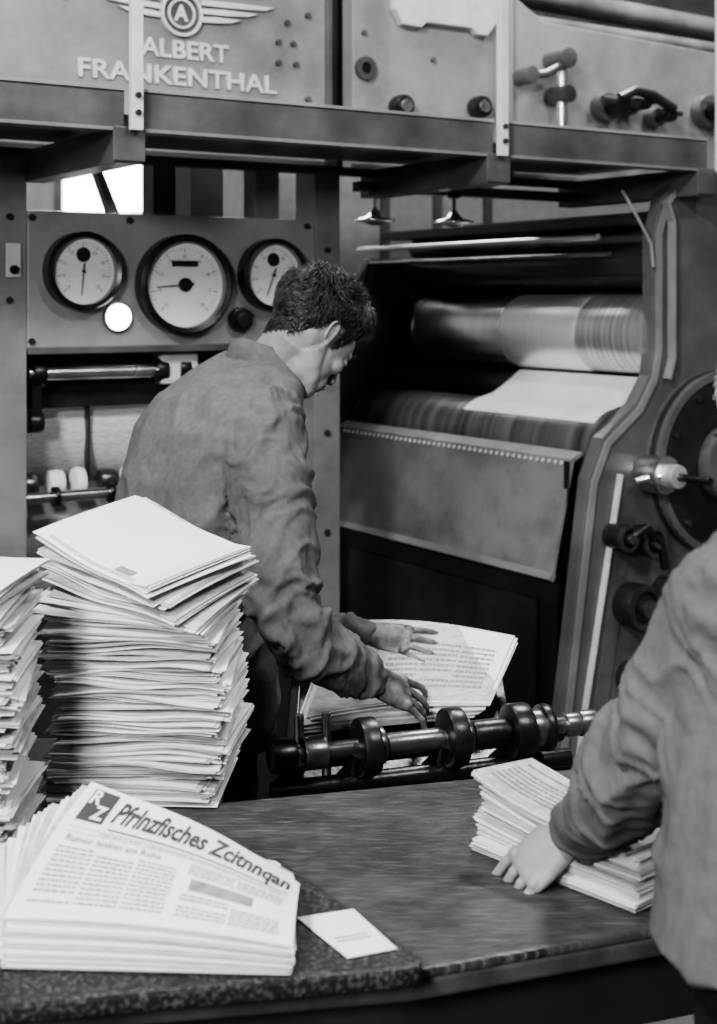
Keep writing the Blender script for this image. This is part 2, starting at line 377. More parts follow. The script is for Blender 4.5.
for k in range(10):
    a=2*math.pi*k/10+.2; cyl('cover_bolt_%d'%k,(1.383+.235*math.cos(a),Y0-.11,1.093+.235*math.sin(a)),(1.383+.235*math.cos(a),Y0-.10,1.093+.235*math.sin(a)),.010,STEELD,P,6)
cyl('side_disc',(1.56,Y0-.09,1.50),(1.56,Y0-.05,1.50),.13,BLACK,P,64,.008)
cyl('hub_flange',(1.10,Y0-.14,1.077),(1.10,Y0-.05,1.077),.058,STEEL,P,bevel=.008)
cyl('hub_boss',(1.10,Y0-.19,1.077),(1.10,Y0-.14,1.077),.036,CYLB,P,bevel=.010)
cyl('hub_spindle',(1.10,Y0-.31,1.077),(1.10,Y0-.19,1.077),.012,BLACK,P)
pipe('hub_lever',[(1.02,Y0-.09,1.06),(1.06,Y0-.12,1.075),(1.09,Y0-.16,1.08)],.012,STEEL,P)
for i,(x,z,r) in enumerate([(1.02,.69,.066),(.955,.90,.038),(1.06,.88,.045),(1.02,.47,.05),(1.20,.52,.05),(.93,.30,.035),(1.16,.72,.04)]):
    cyl('hand_wheel_%d'%i,(x,Y0-.12,z),(x,Y0-.05,z),r,PAINT_D,P,bevel=.01)
    ringflat('wheel_rim_%d'%i,x,z,r*.75,r,Y0-.135,Y0-.12,STEELD)
    cyl('wheel_hub_%d'%i,(x,Y0-.15,z),(x,Y0-.12,z),r*.4,STEELD,P,bevel=.003)
pipe('wheel_link',[(.955,Y0-.13,.90),(1.0,Y0-.15,.93),(1.07,Y0-.14,.88),(1.1,Y0-.13,.80)],.014,BLACK,P)
def roller(name,s,z,r,m,a=Y0-.0,b=Y1,seg=72): return cyl(name,(s,a,z),(s,b,z),r,m,P,seg,.003)
roller('plate_cylinder',1.235,1.49,.126,CYL,.44)
cyl('plate_worn_band',(1.235,.15,1.49),(1.235,.44,1.49),.1275,CYLG,P,96,.002)
cyl('plate_band',(1.235,.44,1.49),(1.235,.83,1.49),.1285,CYLB,P,96,.002)
cyl('plate_cylinder_end',(1.235,1.36,1.49),(1.235,Y1,1.49),.130,BLACK,P,72,.002)
roller('blanket_cylinder',1.05,1.135,.132,ROLLG)
roller('transfer_roller',1.21,1.30,.05,ROLL)
roller('ink_roller_1',1.22,1.71,.068,ROLL)
roller('ink_roller_2',1.34,1.66,.07,ROLL)
roller('ink_roller_5',1.21,1.80,.03,STEELD)
def plate_sz(name,s0,z0,s1,z1,y0,y1,th,m):
    d=V((s1-s0,z1-z0)).normalized(); n=V((-d.y,d.x))*th
    return prism(name,[(s0,z0),(s1,z1),(s1+n.x,z1+n.y),(s0+n.x,z0+n.y)],y0,y1,m,P,.001)
bm=bmesh.new(); pr=[(1.05+.134*math.cos(math.radians(a)),1.135+.134*math.sin(math.radians(a))) for a in range(136,94,-6)]+[(1.08,1.280),(1.12,1.302),(1.16,1.328),(1.20,1.356)]
g=[]
for (x,z) in pr: g.append([bm.verts.new((x,.17+.655*k/6,z)) for k in range(7)])
for i in range(len(pr)-1):
    for k in range(6): bm.faces.new([g[i][k],g[i+1][k],g[i+1][k+1],g[i][k+1]])
bm_obj('paper_web',bm,P,PAPER,True)
cyl('cross_tie',(.95,.15,1.79),(.95,Y1,1.79),.010,STEEL,P)
cyl('cross_tie_2',(1.0,.15,1.74),(1.0,Y1,1.74),.007,STEELD,P)
box('ink_duct',1.05,1.25,.16,Y1,1.83,1.86,PAINT_D,P)
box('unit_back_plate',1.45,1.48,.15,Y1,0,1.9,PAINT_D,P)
plate_sz('guard',.783,.791,.86,1.125,.165,Y1,-.012,PAINT_G)
plate_sz('guard_top_lip',.86,1.125,.90,1.145,.165,Y1,-.012,PAINT_G)
plate_sz('guard_lower_lip',.772,.775,.783,.795,.165,Y1,-.02,PAINT)
bm=bmesh.new()
for i in range(44):
    y=.2+i*.0285
    tube(bm,[(.852,y,1.112),(.849,y,1.113)],.006,8)
bm_obj('guard_perforation',bm,P,LETTER)
bm=bmesh.new(); bx(bm,.84,.852,.165,.178,.79,1.12); bm_obj('guard_end',bm,P,BLACK)
plate_sz('lower_guard',.80,.20,.80,.76,.165,Y1,-.02,BLACK)
plate_sz('lower_guard_door',.785,.30,.79,.70,.25,1.3,-.01,PAINT_D)
cyl('foot_rail',(.74,.15,.30),(.74,Y1,.30),.02,STEELD,P)
pipe('cable',[(1.02,.12,1.93),(1.04,.10,1.88),(1.075,.09,1.82),(1.11,.09,1.77),(1.12,.09,1.70)],.005,PAINT_L,P)
def pendant(name,x,y,z):
    e=empty(name,(0,0,0)); 
    cyl('stem',(x,y,z),(x,y,1.93),.006,STEELD,e)
    bm=bmesh.new(); prof=[(.008,.04),(.018,.025),(.03,.014),(.062,.005),(.064,0),(.03,-.006),(.012,-.012),(.001,-.013)]
    N=32; rs=[[bm.verts.new((x+r*math.cos(2*math.pi*k/N),y+r*math.sin(2*math.pi*k/N),z+h)) for k in range(N)] for r,h in prof]
    for i in range(len(prof)-1):
        for k in range(N): bm.faces.new([rs[i][k],rs[i][(k+1)%N],rs[i+1][(k+1)%N],rs[i+1][k]])
    bm_obj('shade',bm,e,STEEL,True)
    box('ceiling_clip',x-.02,x+.02,y-.02,y+.02,1.92,1.94,BLACK,e,.002)
pendant('hanging_lamp',.05,4.30,1.842)
pendant('hanging_lamp.001',.30,4.40,1.842)
box('lamp_bracket_rail',.36,1.25,.56,.60,1.93,1.96,PAINT_M,P)
box('rear_cabinet',1.0,2.8,2.4,3.0,0,2.6,LETTER,P)
for i in range(5): box('cabinet_rib_%d'%i,1.05+i*.3,1.09+i*.3,2.37,2.4,1.5,2.6,PAINT,P)

# ---------------------------------------------------------------- work table
T=empty('work_table')
top=[(-.95,1.39),(.06,1.565),(.95,1.885),(.95,2.41),(.32,2.234),(-.205,2.09),(-.225,2.40),(-.95,2.40)]
prismz('table_top',top,.838,.85,WOOD,T,.004)
prismz('table_edge',top,.815,.838,WOODE,T,.004)
base=[(-.90,1.47),(.05,1.63),(.90,1.93),(.90,2.34),(.30,2.19),(-.25,2.06),(-.27,2.34),(-.90,2.34)]
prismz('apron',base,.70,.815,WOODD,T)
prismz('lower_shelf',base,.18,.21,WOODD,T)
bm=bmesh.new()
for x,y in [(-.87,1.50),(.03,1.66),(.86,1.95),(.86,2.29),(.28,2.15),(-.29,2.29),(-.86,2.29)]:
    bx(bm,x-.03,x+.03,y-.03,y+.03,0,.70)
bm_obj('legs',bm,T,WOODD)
slab=prismz('stone_slab',[(-.62,1.40),(.050,1.524),(.068,1.532),(.071,1.550),(-.105,1.83),(-.62,1.73)],.85,.872,SLAB,None,.006)

# ---------------------------------------------------------------- paper
def quadpt(c,u,v):
    a,b,cc,d=c
    return a*(1-u)*(1-v)+b*u*(1-v)+cc*u*v+d*(1-u)*v
def sheet(bm,c,th,nu=8,nv=6,bend=None,mi=0):
    c=[V(p) for p in c]
    g=[[None]*(nv+1) for _ in range(nu+1)]; h=[[None]*(nv+1) for _ in range(nu+1)]
    for i in range(nu+1):
        for j in range(nv+1):
            u,v=i/nu,j/nv; p=quadpt(c,u,v)
            if bend: p=p+V((0,0,bend(u,v)))
            g[i][j]=bm.verts.new(p); h[i][j]=bm.verts.new(p+V((0,0,th)))
    fs=[]
    for i in range(nu):
        for j in range(nv):
            fs.append(bm.faces.new([h[i][j],h[i+1][j],h[i+1][j+1],h[i][j+1]]))
            fs.append(bm.faces.new([g[i][j],g[i][j+1],g[i+1][j+1],g[i+1][j]]))
    for i in range(nu):
        fs.append(bm.faces.new([g[i][0],g[i+1][0],h[i+1][0],h[i][0]])); fs.append(bm.faces.new([g[i+1][nv],g[i][nv],h[i][nv],h[i+1][nv]]))
    for j in range(nv):
        fs.append(bm.faces.new([g[0][j+1],g[0][j],h[0][j],h[0][j+1]])); fs.append(bm.faces.new([g[nu][j],g[nu][j+1],h[nu][j+1],h[nu][j]]))
    for f in fs: f.material_index=mi
def finish_paper(name,bm):
    me=bpy.data.meshes.new(name); bm.to_mesh(me); bm.free()
    me.materials.append(PAPER); me.materials.append(PAPER2); me.materials.append(PRINT); me.materials.append(PRINTG)
    o=new_obj(name,me); smooth_sides(o,.6); return o
def print_on(bm,S,rects,mi):
    for (u0,v0,u1,v1) in rects:
        n=max(1,int((u1-u0)/.06)); 
        for k in range(n):
            a=u0+(u1-u0)*k/n; b=u0+(u1-u0)*(k+1)/n
            f=bm.faces.new([bm.verts.new(S(*q)) for q in ((a,v0),(b,v0),(b,v1),(a,v1))]); f.material_index=mi
def text_rects(u0,u1,v0,v1,rows,cols,gap=.012):
    R=[]; cw=(u1-u0)/cols
    for c in range(cols):
        for r in range(rows):
            v=v1-(v1-v0)*(r+.5)/rows; hh=(v1-v0)/rows*.2
            x=u0+c*cw; end=x+cw-gap
            if random.random()<.08: continue
            while x<end:
                w=random.uniform(.008,.03); 
                R.append((x,v-hh,min(x+w,end),v+hh)); x+=w+.005
    return R
def text_on(bm,S,txt,u0,u1,v0,v1,mi,bold=.0,res=4,shear=0.0):
    me=text_mesh(txt,1.0,0,bold,res,shear); xs=[v.co.x for v in me.vertices]; ys=[v.co.y for v in me.vertices]
    a,b,c,d=min(xs),max(xs),min(ys),max(ys)
    vs=[bm.verts.new(S(u0+(v.co.x-a)/(b-a)*(u1-u0), v0+(v.co.y-c)/(d-c)*(v1-v0))) for v in me.vertices]
    for p in me.polygons:
        try: f=bm.faces.new([vs[i] for i in p.vertices]); f.material_index=mi
        except ValueError: pass
def big_stack(name,cx,cy,z0,z1,w,d,rot0,rot1,tilt,seed,printtop=False,gstart=.66):
    random.seed(seed); bm=bmesh.new(); last=None; z=z0; H=z1-z0
    while z<z1-.002:
        f=(z-z0)/H
        G=random.choice((2,3,4,5,7)); TG=G*.00155+random.uniform(0,.0012)
        slide=.010 if random.random()<.25 else 0
        dx=random.uniform(-.006,.006)+.008*math.sin(f*7+seed)+slide*random.choice((-1,1)); dy=random.uniform(-.009,.007); dr=random.uniform(-4.5,4.5)
        g=max(0,(f-gstart)/(1-gstart)); g=g*g*(3-2*g)
        am=random.uniform(.0008,.0036)*min(1,f*5); ph=random.uniform(0,6); cr=random.uniform(-.005,.005)*min(1,f*5); droop=random.uniform(.001,.010)*min(1,f*4)
        fold=random.random()<.6; fan=random.uniform(-.0015,.0015)
        for k in range(G):
            rot=math.radians(rot0+(rot1-rot0)*g+dr+random.uniform(-1.8,1.8))
            x=cx+dx+random.uniform(-.004,.004)+fan*k; y=cy+dy+random.uniform(-.005,.005)
            ca,sa=math.cos(rot),math.sin(rot); C=[]
            zz=z+TG*k/G
            for (a,b) in ((-w/2,-d/2),(w/2,-d/2),(w/2,d/2),(-w/2,d/2)):
                a*=random.uniform(.98,1.015)
                px=x+a*ca-b*sa; py=y+a*sa+b*ca
                C.append(V((px,py,zz+tilt*g*((py-cy)+.14-(px-cx)*.35))))
            mid=(G-1)/2
            def bend(u,v,am=am,ph=ph,cr=cr,droop=droop,g=g,k=k,mid=mid,fold=fold):
                e=-droop*((1-v)**3)*.9-droop*.5*(abs(2*u-1)**3)
                if fold: e+=(mid-k)*.0005*((1-v)**4)
                return e+am*math.sin(u*8+ph)*(1-v*.5)+cr*(2*u-1)+g*.013*((2*u-1)**2)*(1 if cr>0 else .4)
            th=TG/G*random.uniform(.35,.75)
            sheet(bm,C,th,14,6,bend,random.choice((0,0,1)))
            last=(C,bend,th)
        z+=TG
    if printtop:
        C,bend,th=last
        S=lambda u,v:quadpt(C,u,v)+V((0,0,bend(u,v)+th+.0012))
        print_on(bm,S,[(.66,.08,.80,.15)],3)
        print_on(bm,S,text_rects(.12,.9,.03,.07,2,3),3)
    return finish_paper(name,bm)
big_stack('newspaper_stack',-.325,2.17,.852,1.188,.252,.21,-4,-38,.25,5,True)
big_stack('newspaper_stack.001',-.592,1.935,.852,1.215,.25,.19,3,-14,.10,9,False,.75)
random.seed(21)
bm=bmesh.new(); n=26
B=[V((-.384,1.520,.874)),V((-.0736,1.504,.874)),V((-.112,1.79,.876)),V((-.405,1.745,.876))]
Tp=[V((-.392,1.547,.917)),V((-.071,1.510,.902)),V((-.070,1.668,.905)),V((-.343,1.80,.984))]
def front_corner(f):
    c=[B[i].lerp(Tp[i],f) for i in range(4)]
    g=f**2.2
    c[2]=V((B[2].x+(Tp[2].x-B[2].x)*g,B[2].y+(Tp[2].y-B[2].y)*g,B[2].z+(Tp[2].z-B[2].z)*f))
    c[3]=V((-.460+(.117)*f**1.4,1.745+.055*f,B[3].z+(Tp[3].z-B[3].z)*f**.7))
    return c
for i in range(n):
    f=i/(n-1); c=front_corner(f)
    if i<n-1:
        j=V((random.uniform(-.006,.004),random.uniform(-.003,.003),0)); c=[p+j for p in c]
    def bend(u,v,f=f): return f*.010*math.sin(math.pi*v)*(1-.3*u)+f*.007*math.sin(math.pi*u)-f*.004*math.cos(u*5)*v
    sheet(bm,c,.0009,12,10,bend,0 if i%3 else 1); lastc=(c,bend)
C,bend=lastc
S=lambda u,v:quadpt(C,u,v)+V((0,0,bend(u,v)+.0009+.0009))
print_on(bm,S,[(.045,.66,.165,.955)],2)
S2=lambda u,v:quadpt(C,u,v)+V((0,0,bend(u,v)+.0009+.0018))
text_on(bm,S2,'R',.055,.105,.81,.94,0,.03); text_on(bm,S2,'Z',.10,.155,.68,.81,0,.03)
text_on(bm,S,'Pfrlnzfisches Zcitnnqan',.19,.965,.63,.92,2,.028,2,.25)
print_on(bm,S,[(.20,.628,.96,.640)],2)
print_on(bm,S,[(.04,.60,.97,.604),(.04,.56,.97,.563)],3)
print_on(bm,S,text_rects(.18,.95,.57,.595,1,4),3)
text_on(bm,S,'Rumor lenken am Ruhe',.06,.46,.49,.54,3,.01,2)
print_on(bm,S,[(.60,.30,.84,.40)],3)
print_on(bm,S,text_rects(.05,.55,.08,.46,12,3),3); print_on(bm,S,text_rects(.58,.96,.08,.27,6,2),3); print_on(bm,S,text_rects(.58,.96,.43,.54,4,2),3)
finish_paper('newspaper_pile',bm)
bm=bmesh.new()
C=[V((-.012,1.545,.8735)),V((.043,1.567,.8735)),V((-.006,1.668,.8735)),V((-.072,1.645,.8735))]
sheet(bm,C,.001,4,4,None,0)
S=lambda u,v:quadpt(C,u,v)+V((0,0,.0016))
print_on(bm,S,text_rects(.15,.8,.3,.45,2,2),3)
finish_paper('paper_sheet',bm)
random.seed(33); bm=bmesh.new()
for i in range(58):
    if i%5==0: gj=V((random.uniform(-.012,.009),random.uniform(-.009,.009),0))
    f=i/57; j=gj+V((random.uniform(-.003,.003),random.uniform(-.003,.003),0))
    A=V((.152,1.905,.852)); Bq=V((.336,1.707,.852)); Cq=V((.445,1.80,.852)); D_=V((.245,2.005,.852))
    h=V((0,0,.00158*i)); sh=V((.016*f,.012*f,0))
    c=[A+h+sh+j+V((0,0,.016*f)),Bq+h+j-V((0,0,.012*f)),Cq+h+j-V((0,0,.012*f)),D_+h+sh+j]
    bend=lambda u,v,f=f,ph=i//5:-.012*f*math.sin(math.pi*u)+.002*f*math.sin(u*8+ph*2)
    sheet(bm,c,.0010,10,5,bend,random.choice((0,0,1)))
S=lambda u,v:quadpt(c,u,v)+V((0,0,bend(u,v)+.0024))
print_on(bm,S,text_rects(.05,.9,.15,.85,8,3),3)
finish_paper('newspaper_bundle',bm)
random.seed(41); bm=bmesh.new()
q=[V((-.096,2.76,.745)),V((.265,2.82,.760)),V((.342,3.0,.845)),V((-.029,3.0,.878))]
for i in range(16):
    f=i/15; j=V((random.uniform(-.008,.008)-.03*(1-f),random.uniform(-.006,.006),.0022*i))
    c=[p+j for p in q]; c[2]=c[2]+V((.0,0,.006*math.sin(i))); 
    bend=lambda u,v,f=f:.012*math.sin(math.pi*u*1.1)*f
    sheet(bm,c,.0013,10,6,bend,0 if i%3 else 1)
S=lambda u,v:quadpt(c,u,v)+V((0,0,bend(u,v)+.0024))
print_on(bm,S,text_rects(.35,.95,.15,.75,9,3),3)
finish_paper('newspaper_bundle.001',bm)

# ---------------------------------------------------------------- delivery table with roller
D=empty('delivery_conveyor')
a0=V((-.13,2.49,.79)); a1=V((.44,2.684,.79)); ax=(a1-a0).normalized(); L=(a1-a0).length
def on(t,dx=0,dz=0):
    n=V((-ax.y,ax.x,0)); return a0+ax*t+n*dx+V((0,0,dz))
def rcyl(nm,t0,t1,r,m,dx=0,dz=0,b=.003): return cyl(nm,on(t0,dx,dz),on(t1,dx,dz),r,m,D,40,b)
rcyl('roller_shaft',.0,L,.016,STEELD)
rcyl('rear_shaft',.0,L-.03,.012,BLACK,.05,-.035)
for i,(t,w,r) in enumerate([(.03,.045,.030),(.135,.035,.052),(.165,.02,.034),(.305,.035,.054),(.335,.02,.035),(.435,.04,.050),(.475,.03,.036),(.50,.02,.044)]):
    rcyl('roller_wheel_%d'%i,t,t+w,r,BLACK if r>.04 else STEELD,b=.006)
rcyl('sleeve_1',.19,.30,.020,STEELD); rcyl('sleeve_2',.36,.43,.026,BLACK)
rcyl('end_nut',L-.05,L-.02,.022,STEELD); rcyl('end_cap',L-.02,L+.015,.024,STEELD)
rcyl('lower_bar',-.02,L-.03,.018,BLACK,.02,-.07)
for i,t in enumerate((.02,.14,.31,.45)):
    bmq=bmesh.new(); tube(bmq,[on(t,-.01,.0),on(t,.03,-.05),on(t,.09,-.09)],[.022,.02,.02],12); o=bm_obj('roller_arm_%d'%i,bmq,D,BLACK); smooth_sides(o)
rcyl('left_clamp',-.03,.02,.03,BLACK,.0,.0,.01)
def prism3(nm,pts,off,m):
    bm=bmesh.new(); a=[bm.verts.new(p) for p in pts]; b=[bm.verts.new(V(p)+V(off)) for p in pts]
    bm.faces.new(a); bm.faces.new(b[::-1]); n=len(pts)
    for i in range(n): bm.faces.new([a[i],b[i],b[(i+1)%n],a[(i+1)%n]])
    return bm_obj(nm,bm,D,m,False,.002)
prism3('bed',[(-.12,2.60,.672),(.29,2.72,.675),(.29,3.02,.80),(-.12,2.99,.84)],(0,0,-.02),BLACK)
prism3('side_plate_1',[(-.14,2.56,.70),(-.14,3.0,.85),(-.14,3.0,0),(-.14,2.56,0)],(.02,0,0),BLACK)
prism3('side_plate_2',[(.29,2.70,.67),(.29,3.02,.79),(.29,3.02,0),(.29,2.70,0)],(.02,0,0),BLACK)
prism3('front_plate',[(-.13,2.56,.69),(.45,2.75,.69),(.45,2.75,.02),(-.13,2.56,.02)],(0,.02,0),BLACK)
for i,(x,y) in enumerate([(-.11,2.60),(-.06,2.615)]):
    cyl('stop_pin_%d'%i,(x,y,.67),(x,y,.83),.009,STEEL,D)

# ---------------------------------------------------------------- figures
def ell(bm,c,r,M=None):
    m=Matrix.Translation(V(c))@Matrix.Diagonal((r[0],r[1],r[2],1))
    if M is not None: m=M@m
    bmesh.ops.create_icosphere(bm,subdivisions=3,radius=1,matrix=m)
def limb(bm,pts,rad,seg=20,n=5):
    pts=[V(p) for p in pts]; P2=[];R2=[]
    for i in range(len(pts)-1):
        p0=pts[max(i-1,0)];p1=pts[i];p2=pts[i+1];p3=pts[min(i+2,len(pts)-1)]
        for k in range(n):
            t=k/n
            q=.5*((2*p1)+(p2-p0)*t+(2*p0-5*p1+4*p2-p3)*t*t+(3*p1-p0-3*p2+p3)*t**3)
            P2.append(q); R2.append(rad[i]+(rad[i+1]-rad[i])*t)
    P2.append(pts[-1]); R2.append(rad[-1])
    tube(bm,P2,R2,seg)
    bmesh.ops.create_icosphere(bm,subdivisions=2,radius=rad[0]*.98,matrix=Matrix.Translation(pts[0]))
    bmesh.ops.create_icosphere(bm,subdivisions=2,radius=rad[-1]*.96,matrix=Matrix.Translation(pts[-1]))
def loft(bm,rings,seg=32,ex=2.4):
    R=[]
    for c,U,W_ in rings:
        ring=[]
        for k in range(seg):
            a=2*math.pi*k/seg; ca,sa=math.cos(a),math.sin(a)
            x=math.copysign(abs(ca)**(2/ex),ca); y=math.copysign(abs(sa)**(2/ex),sa)
            ring.append(bm.verts.new(V(c)+V(U)*x+V(W_)*y))
        R.append(ring)
    for i in range(len(R)-1):
        for k in range(seg): bm.faces.new([R[i][k],R[i][(k+1)%seg],R[i+1][(k+1)%seg],R[i+1][k]])
    bm.faces.new(R[0][::-1]); bm.faces.new(R[-1])
def fuse(name,bm,vox,sm,m,disp=None,post=0):
    bmesh.ops.recalc_face_normals(bm,faces=bm.faces)
    me=bpy.data.meshes.new('tmp'); bm.to_mesh(me); bm.free()
    o=bpy.data.objects.new('tmp',me); COL.objects.link(o)
    r=o.modifiers.new('r','REMESH'); r.mode='VOXEL'; r.voxel_size=vox; r.use_smooth_shade=True
    s=o.modifiers.new('s','SMOOTH'); s.factor=.5; s.iterations=sm
    bpy.context.view_layer.update()
    me2=bpy.data.meshes.new_from_object(o.evaluated_get(bpy.context.evaluated_depsgraph_get()))
    bpy.data.objects.remove(o)
    if disp:
        no=[v.normal.copy() for v in me2.vertices]
        for v,nn in zip(me2.vertices,no): v.co+=nn*disp(v.co,nn)
    me2.materials.clear(); me2.materials.append(m); me2.name=name
    for p in me2.polygons: p.use_smooth=True; p.material_index=0
    return me2
def head_mesh(Mh,neckpts,neckr,sc_=1.0):
    bm=bmesh.new(); Q=Mh@Matrix.Scale(sc_,4)
    ell(bm,(-.014,0,.034),(.096,.073,.080),Q)
    ell(bm,(.030,0,.02),(.060,.060,.07),Q)
    ell(bm,(.028,0,-.030),(.056,.053,.070),Q)
    Rq=Q.to_3x3()
    loft(bm,[(Q@V((-.002,0,-.030)),Rq@V((0,.059,0)),Rq@V((.020,0,.035))),(Q@V((.020,0,-.056)),Rq@V((0,.055,0)),Rq@V((.010,0,.030))),
             (Q@V((.045,0,-.074)),Rq@V((0,.044,0)),Rq@V((.006,0,.025))),(Q@V((.066,0,-.086)),Rq@V((0,.028,0)),Rq@V((.004,0,.020))),(Q@V((.079,0,-.090)),Rq@V((0,.015,0)),Rq@V((.002,0,.013)))],24,2.2)
    ell(bm,(.066,0,-.060),(.022,.034,.030),Q)
    ell(bm,(.074,0,.020),(.018,.046,.011),Q)
    for s in (-1,1):
        ell(bm,(.058,s*.034,-.020),(.024,.020,.020),Q)
        ell(bm,(.074,s*.030,.000),(.012,.015,.011),Q)
        ell(bm,(.095,s*.010,-.034),(.008,.006,.006),Q)
        ell(bm,(-.014,s*.069,-.006),(.012,.007,.022),Q)
        N=14; pts=[]
        for k in range(N+1):
            a=math.radians(-80+300*k/N)
            pts.append(Q@V((-.017-.012*math.cos(a),s*(.0735+.005*max(0,math.cos(a))),-.002+.024*math.sin(a))))
        tube(bm,pts,.0038*sc_,8)
        ell(bm,(-.008,s*.071,-.026),(.007,.005,.008),Q)
    pts=[Q@V(p) for p in ((.084,0,.014),(.091,0,-.006),(.099,0,-.022),(.101,0,-.032))]
    tube(bm,pts,[.008*sc_,.0085*sc_,.010*sc_,.009*sc_],12)
    ell(bm,(.098,0,-.032),(.011,.010,.008),Q)
    ell(bm,(.083,0,-.056),(.011,.023,.006),Q); ell(bm,(.081,0,-.068),(.011,.020,.006),Q)
    limb(bm,[Q@V((-.026,0,-.015))]+list(neckpts),neckr)
    return fuse('head',bm,.0028,5,SKIN)
def hair_from(headme,Mh,zmin,thick,m,nstr,seed,length=.03,wd=.0014):
    random.seed(seed); Mi=Mh.inverted()
    def w(p):
        l=Mi@p; z0=zmin(l.x)+.004*noise.noise(l*90)
        if l.z<z0 or l.z<-.075: return 0
        if l.x<-.02 and l.z<-.02: 
            if abs(l.y)>.06: return 0
        if abs(l.y)>.071 and abs(l.x+.016)<.028 and -.045<l.z<.026: return 0
        return min(1,(l.z-z0)/.05)
    W_=[w(v.co) for v in headme.vertices]
    bm=bmesh.new(); idx={}
    faces=[p for p in headme.polygons if all(W_[i]>0 for i in p.vertices)]
    Rm=Mh.to_3x3(); crown=Mh@V((-.055,.0,.11))
    def loc_t(l,w_):
        topb=smst(.0,.10,l.z)
        clump=noise.noise(V((l.x*26,l.y*34,l.z*26)))+.5*noise.noise(l*80)
        return thick*((.10+.25*w_)+(.75*w_)*topb)*(1+.6*clump)
    for p in faces:
        for i in p.vertices:
            if i not in idx:
                v=headme.vertices[i]; l=Mi@v.co
                idx[i]=bm.verts.new(v.co+v.normal*max(.0008,loc_t(l,W_[i])*.75))
    for p in faces: bm.faces.new([idx[i] for i in p.vertices])
    for k in range(nstr):
        p=random.choice(faces); c=V((0,0,0))
        for i in p.vertices: c+=headme.vertices[i].co
        c/=len(p.vertices); nn=p.normal; wv=min(W_[i] for i in p.vertices)
        l=Mi@c
        fl=(c-crown); 
        fwd=Rm@V((1,.25,0)) if l.z>.06 else Rm@V((-.45,0,-1))
        fl=fl.normalized()*.6+fwd*.8
        fl=(fl-nn*fl.dot(nn)).normalized()
        sidev=nn.cross(fl)
        fl=(fl+sidev*(1.3*noise.noise(l*24)+random.uniform(-.15,.15))).normalized()
        Ls=length*random.uniform(.5,1.2)*(.35+.65*wv); th=loc_t(l,wv)
        rings=[]; lift=random.uniform(.7,1.45)
        for j in range(5):
            t=j/4; q=c+nn*(th*(.55+.75*math.sin(t*2.7)*lift)+.0006)+fl*Ls*t+sidev*.004*math.sin(t*4+l.x*60)
            ww=wd*(1-t*.8)
            rings.append([bm.verts.new(q+sidev*ww),bm.verts.new(q+nn*ww),bm.verts.new(q-sidev*ww)])
        for j in range(4):
            for a in range(3):
                bm.faces.new([rings[j][a],rings[j][(a+1)%3],rings[j+1][(a+1)%3],rings[j+1][a]])
    me=bpy.data.meshes.new('hair'); bm.to_mesh(me); bm.free(); me.materials.append(m)
    for p in me.polygons: p.use_smooth=True
    return me
def smst(a,b,x):
    t=max(0,min(1,(x-a)/(b-a))); return t*t*(3-2*t)
def face_bits(Mh,sc_):
    Q=Mh@Matrix.Scale(sc_,4)
    bm=bmesh.new()
    for s in (-1,1):
        tube(bm,[Q@V((.088,s*.012,.024)),Q@V((.090,s*.030,.029)),Q@V((.078,s*.050,.024))],[.003,.0035,.002],8)
        tube(bm,[Q@V((.0865,s*.018,-.004)),Q@V((.088,s*.030,-.0065)),Q@V((.080,s*.043,-.004))],[.0012,.0014,.0012],6)
    tube(bm,[Q@V((.089,-.020,-.062)),Q@V((.0935,0,-.0622)),Q@V((.089,.020,-.062))],[.0008,.0014,.0008],6)
    me=bpy.data.meshes.new('brow'); bm.to_mesh(me); bm.free(); me.materials.append(HAIR); return me
